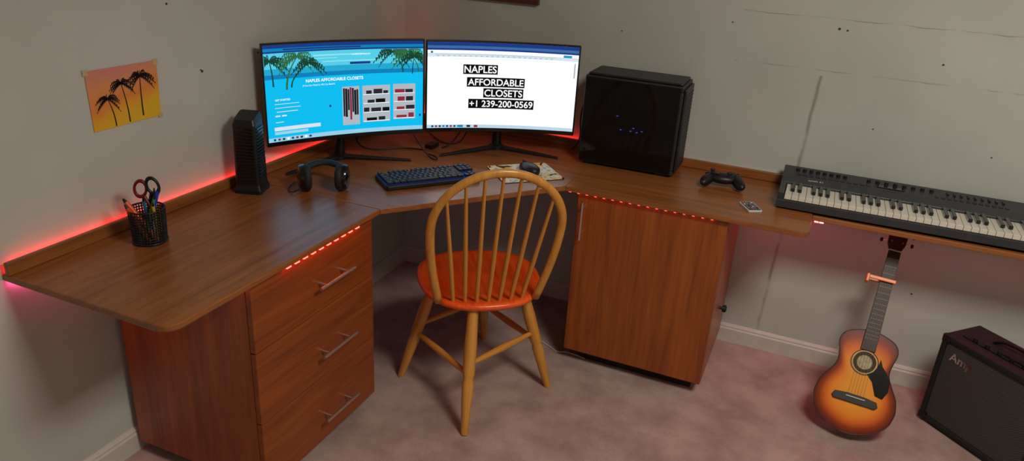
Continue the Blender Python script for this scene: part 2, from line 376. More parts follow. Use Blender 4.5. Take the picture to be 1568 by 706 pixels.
cl=E("cloud",150,226,240)
mL.rect("banner_cloud_1",.30,.12,.62,.135,cl,2);mL.rect("banner_cloud_2",.36,.19,.72,.2,cl,2);mL.rect("banner_cloud_3",.30,.155,.45,.163,cl,2)
def pm(x,y,h,seed,lean,fr=.6,n=11,tw=.06):
    return [[(a*.62+x,y-b) for a,b in p] for p in palm(0,0,h,lean,fr,n,seed,tw,.09)]
mL.polys("palm_1",pm(.05,.42,.26,3,-.1,.75),green,3);mL.polys("palm_2",pm(.13,.46,.33,4,.35,.62),green2,4);mL.polys("palm_3",pm(.16,.44,.24,9,.75,.7),green,5)
mL.polys("palm_4",pm(.87,.34,.22,5,-.5,.85),green,3);mL.polys("palm_5",pm(.97,.34,.22,6,-.5,.9),green2,4);mL.polys("palm_6",pm(.93,.36,.19,8,0.1,.9),green,5)
mL.text("site_title","NAPLES AFFORDABLE CLOSETS",.43,.385,.02,wht,6,.215)
mL.text("site_menu","If You Can Think It, We Can Build It",.33,.435,.008,wht,6,.12,False)
mL.text("site_phone","CLOSETS BY DESIGN",.60,.13,.007,wht,6,.07,False)
mL.rect("highlight",.53,.21,.66,.235,navy,3)
mL.text("form_title","GET STARTED",.10,.56,.008,wht,6,.055)
for i,(a,b,c,d) in enumerate([(.05,.60,.20,.606),(.05,.64,.21,.646),(.06,.68,.19,.688),(.05,.72,.08,.735),(.09,.72,.12,.735),(.05,.79,.10,.797)]):mL.rect("form_line_%d"%i,a,b,c,d,lgray,2)
mL.rect("form_field",.04,.845,.33,.885,lgray,2);mL.rect("form_field_2",.04,.895,.25,.925,E("pale",150,215,235),2)
mL.rect("photo_a",.475,.475,.585,.90,g1,2);mL.rect("photo_b",.605,.475,.785,.885,g1,2);mL.rect("photo_c",.805,.47,.95,.87,g1,2)
R=random.Random(3)
for i in range(7):
    a=.48+.1*i/7;mL.rect("clothes_a%d"%i,a,.485+R.uniform(0,.03),a+.0125,.485+R.uniform(.24,.38),[g2,blackp,g2,g3,g2,blackp,g2][i],3)
for q,(u0,u1,v0,v1) in enumerate([(.61,.78,.48,.88),(.81,.945,.48,.86)]):
    for j in range(4):
        vv=v0+(v1-v0)*j/4
        mL.rect("shelf_line_%d%d"%(q,j),u0,vv+.09,u1,vv+.096,wht,4)
        a=u0+R.uniform(.0,.03)
        while a<u1-.03:
            w=R.uniform(.03,.07);w=min(w,u1-a);mL.rect("items_%d%d%d"%(q,j,int(a*1000)),a,vv+R.uniform(.035,.06),a+w,vv+.089,R.choice([g2,blackp,g3 if q else g2,g2]),3);a+=w+R.uniform(.003,.015)
mL.rect("slider_left",.39,.66,.402,.685,navy,3);mL.rect("slider_right",.975,.82,.987,.845,navy,3);mL.rect("taskbar",0,.955,1,1,E("taskbar",150,206,232),1)
for i in range(9):mL.rect("task_icon_%d"%i,.03+i*.028,.966,.045+i*.028,.988,[navy,g3,green,wht][i%4],3)
mR=Monitor((.655,-.3455,T1),30.0,.098)
mR.rect("page",0,0,1,1,wht,0)
mR.rect("tab_bar",0,0,1,.04,navy,1);mR.rect("address_bar",0,.04,1,.07,E("bar2",60,104,160),1);mR.rect("bookmark_bar",0,.07,1,.09,navy,1)
mR.rect("toolbar",0,.125,1,.165,lgray,1);mR.rect("toolbar_line",.05,.135,.85,.139,g1,2)
mR.rect("doc_icon",.02,.10,.035,.125,teal,2);mR.rect("share_button",.90,.10,.955,.128,E("share",30,150,200),2)
mR.rect("ruler",.15,.185,.86,.19,lgray,2);mR.rect("scrollbar",.975,.19,.985,.36,g1,2)
for i in range(22):mR.rect("tool_%d"%i,.06+i*.036,.148,.075+i*.036,.158,g1,2)
for body,u,v,w in (("NAPLES",.352,.305,.128),("AFFORDABLE",.458,.452,.222),("CLOSETS",.512,.578,.152),("+1 239-200-0569",.500,.706,.255)):
    W=mR.W-.014;hh=.056
    mR.rect("highlight_"+body[:3],u-w/W/2-.008,v-hh,u+w/W/2+.008,v+hh,blackp,2)
    mR.text("line_"+body[:3],body,u,v,.03,wht,3,w)
mR.rect("taskbar",0,.96,1,1,E("taskbar2",190,215,232),1)
for i in range(8):mR.rect("task_icon_%d"%i,.03+i*.025,.968,.045+i*.025,.99,[navy,g3,green,teal][i%4],3)
for i in range(3):mR.rect("dock_%d"%i,.22+i*.05,.965,.245+i*.05,.992,[teal,g2,g3][i],3)

# ------------------------------------------------------------------ PC tower
pc=root("desktop_computer_tower",(.958,-.236,T1),rad(1.2))
Lp,Wp,Hp=.386,.196,.362
boxes("case_shell",[(0,Lp,.004,Wp,.012,.03),(0,Lp,.004,Wp,Hp-.022,Hp),(0,.014,.004,Wp,.03,Hp-.022),(Lp-.03,Lp,.004,Wp,.03,Hp-.022),(.014,Lp-.03,Wp-.012,Wp,.03,Hp-.022)],DGR,pc,bevel=.004)
box("top_cap",.008,Lp-.008,.012,Wp-.008,Hp,Hp+.010,BLK,pc,bevel=.006)
boxes("feet",[(.02,.06,.02,Wp-.02,0,.012),(Lp-.07,Lp-.03,.02,Wp-.02,0,.012)],BLK,pc)
glass=mat("smoked_glass",srgb(8,8,10),.08,var=.05,alpha=.72,coat=.15)
box("glass_side_panel",.004,Lp-.010,0,.0038,.018,Hp-.006,glass,pc,bevel=.001)
box("front_mesh_panel",Lp,Lp+.010,.014,Wp-.012,.02,Hp-.012,BLK,pc,bevel=.004)
boxes("front_grille_slots",[(Lp+.010,Lp+.0115,.024,Wp-.022,.035+i*.0135,.041+i*.0135) for i in range(22)],DGR,pc)
box("motherboard",.03,.27,Wp-.03,Wp-.024,.10,Hp-.04,mat("pcb",srgb(16,20,24),.5),pc)
box("graphics_card",.03,.26,.05,Wp-.032,.135,.165,BLK,pc,bevel=.004)
box("psu_shroud",.014,Lp-.03,.02,Wp-.013,.03,.10,BLK,pc)
BLU=emis("blue_led",(.12,.16,1,1),4);BLUd=emis("blue_led_dim",(.06,.07,.4,1),.06)
lathe("cpu_cooler",[(.04,0),(.04,.05),(.03,.055)],BLK,pc,seg=28,loc=(.15,Wp-.03,.255),rot=(rad(90),0,0))
for i,(x,z) in enumerate(((.055,.27),(.30,.29),(.30,.175))):
    torus("fan_ring_%d"%i,(x,.10,z),.046,.0018,BLUd,pc,rot=(rad(90),0,0) if i==0 else (rad(90),0,rad(35)))
for i,(x,z) in enumerate([(.19,.152),(.20,.165),(.235,.157),(.06,.06),(.13,.205),(.215,.15),(.15,.152)]):
    box("status_led_%d"%i,x,x+.007,.044,.048,z,z+.003,BLU,pc)
tube("power_cable",[(.955,-.12,1.03),(.92,-.10,.99),(.90,-.07,.90),(.91,-.06,.80),(.88,-.08,.765)],.003,BLK,root("power_cable"))

# ------------------------------------------------------------------ speaker tower
tw=root("speaker_tower",(.098,-1.165,T1),rad(20))
V=[];hw,hd=.041,.041
for z,k in ((0,1.12),(.012,1.12),(.03,1.0),(.245,.93),(.262,.80)):
    for x,y in roundrect(2*hw*k,2*hd*k,.009,3):V.append((x,y,z+(0.012*(y/hd) if z>.2 else 0)))
n=len(roundrect(1,1,.1,3));F=[tuple(range(n))[::-1],tuple(range(4*n,5*n))]
for k in range(4):F+=[(k*n+i,k*n+(i+1)%n,(k+1)*n+(i+1)%n,(k+1)*n+i) for i in range(n)]
obj("body",V,F,BLK,tw)
boxes("grille_ribs",[(-.030,.030,-.0425,-.038,.045+i*.011,.049+i*.011) for i in range(17)],BLKG,tw)
boxes("side_ribs",[(.038,.0425,-.026,.026,.045+i*.011,.049+i*.011) for i in range(17)],BLKG,tw)
box("indicator",-.008,.008,-.0435,-.040,.028,.031,DGR,tw)

# ------------------------------------------------------------------ pencil cup
cup=root("pencil_cup",(.146,-1.640,T1))
seg,rows=40,12;V=[];F=[]
for j in range(rows+1):
    for i in range(seg):
        a=2*math.pi*i/seg;r=.044+.004*j/rows;V.append((r*math.cos(a),r*math.sin(a),.004+.096*j/rows))
for j in range(rows):
    for i in range(seg):F.append((j*seg+i,j*seg+(i+1)%seg,(j+1)*seg+(i+1)%seg,(j+1)*seg+i))
c=obj("mesh_wall",V,F,BLK,cup);w=c.modifiers.new("w","WIREFRAME");w.thickness=.0036;w.use_replace=True
torus("rim",(0,0,.101),.0485,.0025,BLK,cup);lathe("base",[(.045,0),(.046,.006)],BLK,cup)
torus("band",(0,0,.005),.045,.003,BLK,cup)
def pen(n,x0,y0,x1,y1,h,col,r=.0042):
    m=mat("pen_"+n,col,.35,var=.05);rod("pen_"+n,(x0,y0,.008),(x1,y1,h),r,m,cup);d=Vector((x1-x0,y1-y0,h-.008)).normalized()
    p=Vector((x1,y1,h));rod("pen_cap_"+n,p,p+d*.012,r*.8,BLK,cup,r2=r*.4)
pen("orange",.03,.0,-.040,-.030,.120,srgb(240,96,24),.007);pen("red",.02,-.02,-.018,-.046,.112,srgb(232,70,30),.006)
pen("blue",-.01,.0,.028,.022,.150,srgb(30,70,200),.005);pen("green",0,-.02,.036,.0,.135,srgb(70,150,60));pen("black",.0,.02,.005,.03,.140,srgb(25,25,28))
pen("white",.01,.01,-.015,.035,.125,srgb(215,215,210));pen("yellow",.02,.01,.04,-.01,.118,srgb(225,180,40));pen("teal",-.02,.02,.018,-.02,.132,srgb(30,130,170))
sr=mat("scissor_handle",srgb(120,20,22),.35);
torus("scissor_loop_1",(-.030,.015,.148),.019,.0045,sr,cup,rot=(rad(90),rad(12),rad(28)),sx=.85,sy=1.25)
torus("scissor_loop_2",(.002,.030,.158),.019,.0045,BLK,cup,rot=(rad(90),rad(-14),rad(28)),sx=.85,sy=1.25)
rod("scissor_shank_1",(-.022,.018,.126),(.0,.02,.09),.005,sr,cup);rod("scissor_shank_2",(-.003,.027,.136),(-.012,.02,.09),.005,BLK,cup)
boxes("scissor_blades",[(-.012,-.004,.018,.0195,.008,.095),(-.005,.003,.020,.0215,.008,.095)],CHR,cup)

# ------------------------------------------------------------------ headphones
hp=root("headphones",(.305,-1.045,T1+.0035),rad(34))
pad=mat("ear_cushion",srgb(34,30,30),.7,bump=.2);padi=mat("ear_liner",srgb(130,104,90),.9)
for k,(x,tilt) in enumerate(((-.062,12),(.062,-10))):
    sg=-1 if k==0 else 1
    lathe("ear_cup_%d"%(k+1),[(.024,.0),(.038,.004),(.042,.012),(.042,.026)],BLKG,hp,seg=30,loc=(x+sg*.024,0,.046),rot=(0,rad(-90 if sg>0 else 90),rad(tilt)),sx=1.08)
    torus("ear_pad_%d"%(k+1),(x-sg*.006,0,.046),.031,.0135,pad,hp,rot=(0,rad(90),rad(tilt)),sx=1.08)
    lathe("ear_liner_%d"%(k+1),[(.026,0),(.026,.003)],padi,hp,seg=24,loc=(x-sg*.001,0,.046),rot=(0,rad(90),rad(tilt)))
pts=[(.078*math.cos(t),.02+.085*math.sin(t),.050+.018*math.sin(t)) for t in [math.pi*i/12 for i in range(13)]]
tube("headband",[(.078,-.004,.050)]+pts+[(-.078,-.004,.050)],.0095,BLK,hp)
tube("headband_cushion",[(.8*a,.02+(b-.02)*.86,c) for a,b,c in pts[2:11]],.0085,pad,hp)
tube("cable",[(-.07,-.03,.02),(-.10,-.04,.004),(-.12,.0,.0005),(-.12,.05,.0005),(-.10,.09,.0005)],.002,BLK,hp)

# ------------------------------------------------------------------ computer keyboard
kb=root("computer_keyboard",(.552,-.752,T1),rad(50.5))
prism("base",roundrect(.362,.142,.008),0.002,.018,BLK,kb,bevel=.003)
prism("glow_plate",roundrect(.350,.130,.005),.0181,.0186,emis("kb_glow",(.03,.10,.9,1),.12),kb)
K=[];u=.0196;xs0=-.174
for rI in range(6):
    y=.058-rI*.0205-(.004 if rI>0 else 0);x=xs0
    main={0:[1,-1,1,1,1,1,-.5,1,1,1,1,-.5,1,1,1,1],1:[1]*13+[2],2:[1.5]+[1]*12+[1.5],3:[1.75]+[1]*11+[2.25],4:[2.25]+[1]*10+[2.75],5:[1.25,1.25,1.25,6.25,1.25,1.25,1.25,1.25]}[rI]
    for w in main:
        if w>0:K.append((x+.0012,x+w*u-.0012,y-.0088,y+.0088,.0187,.0275))
        x+=abs(w)*u
    nx=xs0+15.25*u
    for j in range(3):
        if rI in(0,1,2,5) or (rI==4 and j==1):K.append((nx+j*u+.0012,nx+(j+1)*u-.0012,y-.0088,y+.0088,.0187,.0275))
boxes("keycaps",K,mat("keycap",srgb(20,21,26),.5),kb,bevel=.0015)
boxes("key_legends",[((a+b)/2-.002,(a+b)/2+.002,(c_+d)/2-.0005,(c_+d)/2+.003,.0275,.0277) for a,b,c_,d,e,f in K],emis("legend",(.2,.3,.8,1),.5),kb)

# ------------------------------------------------------------------ mouse pad + mouse
def padmat():
    m,nt,b=newmat("mouse_pad_print");N=nt.nodes;Lk=nt.links
    tc=N.new("ShaderNodeTexCoord");v=N.new("ShaderNodeTexNoise");v.inputs["Scale"].default_value=11;v.inputs["Detail"].default_value=1.5;v.inputs["Distortion"].default_value=1.8
    Lk.new(tc.outputs["Object"],v.inputs["Vector"]);r=N.new("ShaderNodeValToRGB");r.color_ramp.interpolation='CONSTANT'
    cr=r.color_ramp;cr.elements[0].color=srgb(40,40,46);cr.elements[1].position=.36;cr.elements[1].color=srgb(224,176,70)
    for p,c in ((.43,srgb(226,222,208)),(.53,srgb(150,168,180)),(.56,srgb(232,226,205)),(.62,srgb(228,180,60)),(.68,srgb(40,36,36))):
        e=cr.elements.new(p);e.color=c
    Lk.new(v.outputs["Fac"],r.inputs["Fac"]);Lk.new(r.outputs["Color"],b.inputs["Base Color"]);b.inputs["Roughness"].default_value=.8;return m
mp=root("mouse_pad",(.825,-.473,T1),rad(44))
prism("pad",roundrect(.248,.205,.012),0.0003,.003,padmat(),mp)
prism("stitched_edge",roundrect(.252,.209,.013),0.0001,.0022,mat("pad_edge",srgb(30,28,28),.8),mp)
ms=root("computer_mouse",(.836,-.462,T1+.0032),rad(50))
V=[];F=[]
prof=[(0,.92),(.010,1.0),(.022,.95),(.031,.72),(.036,.35),(.0365,.02)]
for z,k in prof:
    for i in range(24):
        a=2*math.pi*i/24;V.append((.034*k*math.cos(a)*(1-.08*math.sin(a)),.060*k*math.sin(a)-.006*(z/.036),z))
F=[tuple(range(24))[::-1],tuple(range(5*24,6*24))]
for k in range(5):F+=[(k*24+i,k*24+(i+1)%24,(k+1)*24+(i+1)%24,(k+1)*24+i) for i in range(24)]
obj("shell",V,F,BLK,ms,smooth=True)
lathe("scroll_wheel",[(.008,-.003),(.009,0),(.008,.003)],DGR,ms,seg=18,loc=(0,.028,.029),rot=(0,rad(90),0))
box("button_gap",-.0006,.0006,.02,.055,.018,.0335,BLKG,ms)

# ------------------------------------------------------------------ game controller
gc=root("game_controller",(1.535,-.192,T1+.001),rad(8))
ellipsoid("body",(0,0,.030),(.058,.034,.021),BLK,gc)
box("bridge",-.045,.045,-.006,.030,.020,.044,BLK,gc,bevel=.009,seg=4)
for k,sg in enumerate((-1,1)):
    ellipsoid("grip_%d"%(k+1),(sg*.058,-.022,.024),(.021,.048,.021),BLK,gc,rot=(rad(6),0,rad(sg*22)))
    ellipsoid("shoulder_%d"%(k+1),(sg*.045,.026,.032),(.024,.012,.010),BLKG,gc)
for k,(x,y) in enumerate(((-.042,.008),(.022,-.014))):
    rod("stick_post_%d"%k,(x,y,.04),(x,y,.056),.0055,DGR,gc);lathe("stick_cap_%d"%k,[(.009,0),(.0105,.003),(.009,.005),(.004,.004)],BLK,gc,seg=20,loc=(x,y,.055))
for k,(dx,dy,cc) in enumerate(((0,.010,(200,170,40)),(.010,0,(180,40,40)),(0,-.010,(50,150,60)),(-.010,0,(50,80,180)))):
    lathe("button_%d"%k,[(.0042,0),(.0042,.004),(.003,.005)],mat("btn%d"%k,srgb(*[c*.5 for c in cc]),.3),gc,seg=14,loc=(.044+dx,.010+dy,.048))
boxes("dpad",[(-.030,-.014,-.0165,-.0115,.046,.052),(-.0245,-.0195,-.022,-.006,.046,.052)],BLKG,gc,bevel=.001)
lathe("guide_button",[(.006,0),(.006,.003)],MET,gc,seg=16,loc=(0,.018,.044))
rm=root("led_remote_control",(1.668,-.386,T1),rad(-60))
prism("body",roundrect(.088,.052,.005),0,.007,mat("remote_white",srgb(205,205,200),.4,var=.03),rm,bevel=.001)
prism("faceplate",roundrect(.080,.045,.003),.007,.0074,mat("remote_dark",srgb(60,58,60),.4),rm)
cols=[(230,60,60),(60,170,80),(70,90,220),(230,230,230),(230,120,50),(90,200,120),(90,120,210),(60,60,70)]
for i in range(6):
    for j in range(4):
        lathe("key_%d_%d"%(i,j),[(.0033,0),(.003,.0018)],mat("rk%d"%((i*3+j)%8),srgb(*cols[(i*3+j)%8]),.4),rm,seg=10,loc=(-.032+i*.0128,-.0155+j*.0103,.0074))

# ------------------------------------------------------------------ piano keyboard
pk=root("electronic_piano_keyboard",(1.748,-.335,T1+.0005),rad(.8))
PL=.94
prof=[(.0,.006),(.0,.034),(.012,.040),(.138,.040),(.142,.062),(.19,.074),(.285,.086),(.293,.080),(.293,.006)]
V=[];n=len(prof)
for x in (0,PL):V+=[(x,y,z) for y,z in prof]
F=[(i,(i+1)%n,(i+1)%n+n,i+n) for i in range(n)]+[tuple(range(n)),tuple(range(n,2*n))[::-1]]
PB=mat("piano_body",srgb(50,51,54),.4,var=.1)
obj("body",V,F,PB,pk,bevel=.002)
boxes("end_cheeks",[(0,.020,.004,.142,.036,.062),(PL-.03,PL,.004,.142,.036,.062)],PB,pk,bevel=.003)
boxes("feet",[(.05,.09,.03,.07,0,.007),(.05,.09,.22,.26,0,.007),(PL-.09,PL-.05,.03,.07,0,.007),(PL-.09,PL-.05,.22,.26,0,.007)],BLK,pk)
ww=.0238;nw=37
boxes("white_keys",[(.023+i*ww+.0006,.023+(i+1)*ww-.0006,.003,.140,.038,.054) for i in range(nw)],WHT,pk,bevel=.0012)
boxes("black_keys",[(.023+(i+1)*ww-.0065,.023+(i+1)*ww+.0065,.052,.140,.050,.066) for i in range(nw-1) if i%7 in (0,1,3,4,5)],BLKG,pk,bevel=.0015)
def panelz(y):return .074+(y-.19)/(.095)*.012
for i in range(16):
    x=.05+i*.024 if i<8 else .30+(i-8)*.03
    lathe("knob_%d"%i,[(.0075,0),(.0065,.010),(.004,.011)],BLK,pk,seg=14,loc=(x,.245,panelz(.245)-.001))
boxes("buttons",[(.05+i*.022,.066+i*.022,.205,.215,.074,.0795) for i in range(12)]+[(.52+i*.02,.533+i*.02,.205,.215,.074,.0795) for i in range(12)],DGR,pk,bevel=.001)
boxes("sliders",[(.56+i*.022,.566+i*.022,.235,.262,.078,.086) for i in range(9)],BLK,pk)
box("display",.33,.42,.205,.232,.074,.0808,BLKG,pk)
tv,tf=textmesh("synth 61",.016)
obj("brand_lettering",[(x+.12,y+.172,.0705+y*.25) for x,y in tv],tf,mat("lettering",srgb(190,190,190),.5),pk)

# ------------------------------------------------------------------ poster
po=root("palm_tree_painting",(0.002,-1.534,1.143),0,rot=(rad(90),0,rad(90)))
pw,ph=.240,.167
def postermat():
    m,nt,b=newmat("watercolor_sunset");N=nt.nodes;Lk=nt.links
    tc=N.new("ShaderNodeTexCoord");sp=N.new("ShaderNodeSeparateXYZ");Lk.new(tc.outputs["Object"],sp.inputs[0])
    n=N.new("ShaderNodeTexNoise");n.inputs["Scale"].default_value=14;n.inputs["Detail"].default_value=5;Lk.new(tc.outputs["Object"],n.inputs["Vector"])
    a=N.new("ShaderNodeMath");a.operation='MULTIPLY_ADD';a.inputs[1].default_value=-1/ph;a.inputs[2].default_value=.28;Lk.new(sp.outputs[1],a.inputs[0])
    b2=N.new("ShaderNodeMath");b2.operation='MULTIPLY_ADD';b2.inputs[1].default_value=.5;Lk.new(n.outputs["Fac"],b2.inputs[0]);Lk.new(a.outputs[0],b2.inputs[2])
    b3=N.new("ShaderNodeMath");b3.operation='MULTIPLY_ADD';b3.inputs[1].default_value=1.0;Lk.new(sp.outputs[0],b3.inputs[0]);Lk.new(b2.outputs[0],b3.inputs[2])
    r=N.new("ShaderNodeValToRGB");cr=r.color_ramp;cr.elements[0].position=.08;cr.elements[0].color=srgb(218,140,122);cr.elements[1].position=.95;cr.elements[1].color=srgb(236,190,40)
    for p,c in ((.3,srgb(232,150,96)),(.55,srgb(236,140,60)),(.75,srgb(240,170,46))):e=cr.elements.new(p);e.color=c
    Lk.new(b3.outputs[0],r.inputs["Fac"]);Lk.new(r.outputs["Color"],b.inputs["Base Color"]);b.inputs["Roughness"].default_value=.8;return m
prism("paper",[(-.120,.084),(-.117,-.084),(.113,-.082),(.120,.082)][::-1],0,.0006,postermat(),po)
V=[];F=[]
for P in (palm(-.045,-.081,.080,-.2,.52,11,1,.055,.12),palm(.002,-.079,.114,-.12,.37,11,2,.04,.12),palm(.050,-.070,.116,.04,.42,12,5,.045,.12)):
    for p in P:
        k=len(V);V+=[(x,y,.0011) for x,y in p];F.append(tuple(range(k,k+len(p))))
obj("painted_palms",V,F,mat("black_paint",srgb(30,18,14),.7),po)
boxes("tape_tabs",[(-.126,-.110,.072,.088,.0006,.0010),(.108,.124,.070,.086,.0006,.0010),(.104,.119,-.088,-.074,.0006,.0010)],mat("masking_tape",srgb(205,180,130),.6),po)

# framed picture whose lower edge dips into view
pf=root("picture_frame",(.43,-.001,1.55))
FR=wood("frame_wood",srgb(72,26,18),srgb(100,40,26),0,1,.4,.2)
boxes("frame",[(-.225,.225,-.022,0,-.213,-.19),(-.225,.225,-.022,0,.19,.213),(-.225,-.20,-.022,0,-.19,.19),(.20,.225,-.022,0,-.19,.19)],FR,pf,bevel=.002)
box("print",-.20,.20,-.008,-.001,-.19,.19,mat("print_paper",srgb(120,130,120),.6,var=.5,scale=6),pf)

# ------------------------------------------------------------------ chair
ch=root("windsor_chair",(.80,-.80,0),rad(35.1))
N_=64;sz=.45
def seatpt(a,k,dz=0):
    c,s=math.cos(a),math.sin(a);e=2/2.45
    x=math.copysign(abs(c)**e,c)*.226*k;y=math.copysign(abs(s)**e,s)*.232*k
    x*=1+.05*(y/.23)
    return x,y
V=[];F=[]
rings=[(.0,-.034+.0),(.80,-.036),(.955,-.026),(1.0,-.014),(1.0,-.006),(.975,0),(.90,-.001),(.75,-.006),(.5,-.010),(.25,-.010)]
V.append((0,0,sz-.036))
for k,z in rings[1:]:
    for i in range(N_):
        a=2*math.pi*i/N_;x,y=seatpt(a,k)
        V.append((x,y,sz+z))
V.append((0,0,sz-.009))
for i in range(N_):F.append((0,1+(i+1)%N_,1+i))
R_=len(rings)-1
for k in range(R_-1):
    for i in range(N_):F.append((1+k*N_+i,1+k*N_+(i+1)%N_,1+(k+1)*N_+(i+1)%N_,1+(k+1)*N_+i))
t=len(V)-1
for i in range(N_):F.append((1+(R_-1)*N_+i,1+(R_-1)*N_+(i+1)%N_,t))
obj("seat",V,F,SEATLIT,ch,smooth=True)
rec=.312;h,w0,wm,hc=.545,.171,.213,.325;by=-.178
def hoop(a,b):return (a,by-b*math.sin(rec),sz-.004+b*math.cos(rec))
S=[]
for i in range(10):
    q=i/10;S.append((w0+(wm-w0)*math.sin(q*math.pi/2),hc*q))
for i in range(33):
    th=math.pi*i/32;S.append((wm*math.cos(th),hc+(h-hc)*math.sin(th)))
S+=[(-a,b) for a,b in S[:10][::-1]]
V=[];F=[];m_=12
pts=[Vector(hoop(a,b)) for a,b in S];nrm=Vector((0,-math.cos(rec),-math.sin(rec)))
for i,p in enumerate(pts):
    tg=(pts[min(i+1,len(pts)-1)]-pts[max(i-1,0)]).normalized();sd=tg.cross(nrm).normalized()
    for j in range(m_):
        a=2*math.pi*j/m_;V.append(p+sd*.0145*math.cos(a)+nrm*.0115*math.sin(a))
for i in range(len(pts)-1):
    for j in range(m_):F.append((i*m_+j,i*m_+(j+1)%m_,(i+1)*m_+(j+1)%m_,(i+1)*m_+j))
F+=[tuple(range(m_)),tuple(range((len(pts)-1)*m_,len(pts)*m_))]
obj("bow_back",V,F,PINE,ch,smooth=True)
for i in range(7):
    b0=(i-3)*.040;a1=b0*1.42
    bt=hc+(h-hc)*math.sqrt(max(0,1-(a1/wm)**2))
    p0=Vector((b0,by-.014+abs(b0)*.12,sz-.01));p1=Vector(hoop(a1,bt))
    turned("spindle_%d"%(i+1),p0,p1,[(0,.0065),(.12,.0078),(.35,.0085),(.75,.0065),(1,.0052)],PINE,ch,seg=12)
feet=[(-.284,.052),(-.0895,-.334),(.272,-.085),(.082,.292)]
tops=[(x*.56,y*.56) for x,y in feet]
for i,((fx,fy),(tx,ty)) in enumerate(zip(feet,tops)):
    turned("leg_%d"%(i+1),(tx,ty,sz-.025),(fx,fy,.001),[(0,.016),(.06,.0185),(.30,.0225),(.52,.0215),(.56,.018),(.60,.0215),(.80,.0175),(1,.0125)],PINE,ch)
def onleg(i,z):
    t=(sz-.025-z)/(sz-.025);return (tops[i][0]+(feet[i][0]-tops[i][0])*t,tops[i][1]+(feet[i][1]-tops[i][1])*t,z)
for i,z in enumerate((.20,.235,.20,.235)):
    turned("stretcher_%d"%(i+1),onleg(i,z),onleg((i+1)%4,z),[(0,.008),(.2,.0105),(.5,.0135),(.8,.0105),(1,.008)],PINE,ch,seg=14)

# ------------------------------------------------------------------ acoustic guitar
gt=root("acoustic_guitar")
yv=Vector((.048,.450,.686)).normalized();xv=(Vector((1,0,0))-yv*yv.x).normalized();zv=xv.cross(yv)
gt.matrix_world=Matrix(((xv.x,yv.x,zv.x,2.144),(xv.y,yv.y,zv.y,-.525),(xv.z,yv.z,zv.z,.040),(0,0,0,1)))
def ghalf(t):
    P=[(0,0.02),(.03,.062),(.09,.103),(.18,.132),(.30,.143),(.42,.135),(.52,.112),(.60,.094),(.66,.089),(.74,.094),(.83,.103),(.90,.099),(.95,.082),(.985,.052),(1,.018)]
    for (a,u),(b,v) in zip(P,P[1:]):
        if a<=t<=b:
            s=(t-a)/(b-a);return (u+(v-u)*s)*.965
    return .02
BL=.380
ts=[i/48 for i in range(49)]
out=[(ghalf(t),t*BL) for t in ts]
for _ in range(2):out=[out[0]]+[((out[i-1][0]+2*out[i][0]+out[i+1][0])/4,out[i][1]) for i in range(1,len(out)-1)]+[out[-1]]
poly=[(x,y) for x,y in out]+[(-x,y) for x,y in out[::-1]]
TH=.064
def gtopmat():
    m,nt,b=newmat("sunburst_lacquer");N=nt.nodes;Lk=nt.links
    at=N.new("ShaderNodeAttribute");at.attribute_name="edge"
    r=N.new("ShaderNodeValToRGB");cr=r.color_ramp;cr.elements[0].position=0;cr.elements[0].color=srgb(84,26,10);cr.elements[1].position=1;cr.elements[1].color=srgb(246,164,58)
    for p,c in ((.20,srgb(150,56,14)),(.38,srgb(214,102,26)),(.60,srgb(240,140,40))):e=cr.elements.new(p);e.color=c
    Lk.new(at.outputs["Fac"],r.inputs["Fac"]);Lk.new(r.outputs["Color"],b.inputs["Base Color"]);b.inputs["Roughness"].default_value=.2;b.inputs["Coat Weight"].default_value=.6;return m
n=len(poly);V=[];F=[];edge=[];cyy=BL*.42
K_=[1,.93,.85,.75,.62,.45,.25]
for k in K_:
    for x,y in poly:V.append((x*k,cyy+(y-cyy)*(1-(1-k)*.98),0));edge.append(min(1,(1-k)*1.5))
V.append((0,cyy,0));edge.append(1)
for q in range(len(K_)-1):
    for i in range(n):F.append((q*n+i,q*n+(i+1)%n,(q+1)*n+(i+1)%n,(q+1)*n+i))
for i in range(n):F.append(((len(K_)-1)*n+i,(len(K_)-1)*n+(i+1)%n,len(V)-1))
o=obj("soundboard",V,F,gtopmat(),gt)
at=o.data.attributes.new("edge",'FLOAT','POINT')
for i,e in enumerate(edge):at.data[i].value=e
prism("body_sides",poly,-TH,-.0005,mat("guitar_side",srgb(120,38,14),.25,coat=.5),gt,bevel=.003)
tube("binding",[(x,y,.0) for x,y in poly],.0016,mat("binding_dark",srgb(60,26,12),.4),gt,cyclic=True,smooth=False)
sh=.262
lathe("sound_hole",[(.038,0),(.038,.0006)],mat("hole_dark",srgb(70,58,40),.8,var=.4,scale=60),gt,seg=36,loc=(0,sh,.0004))
torus("rosette",(0,sh,.0012),.0405,.0022,mat("rosette",srgb(210,190,140),.5),gt);torus("rosette_outer",(0,sh,.0010),.0455,.0012,BLK,gt)
lathe("sound_hole_label",[(.026,0),(.026,.0004)],mat("label",srgb(180,168,138),.8,var=.3,scale=80),gt,seg=24,loc=(0,sh,.0011))
prism("pickguard",[(a,b-.024) for a,b in [(.018,.247),(.040,.225),(.060,.180),(.085,.175),(.098,.205),(.096,.24),(.080,.268),(.060,.29),(.050,.312),(.046,.285),(.036,.262)]],.0004,.003,BLKG,gt,bevel=.0008)
prism("bridge",[(a,b-.010) for a,b in [(-.078,.128),(-.070,.118),(.070,.118),(.078,.128),(.070,.145),(.03,.150),(-.03,.150),(-.070,.145)]],.0004,.009,BLK,gt,bevel=.002)
box("saddle",-.032,.032,.128,.131,.009,.0125,WHT,gt)
NL=.688
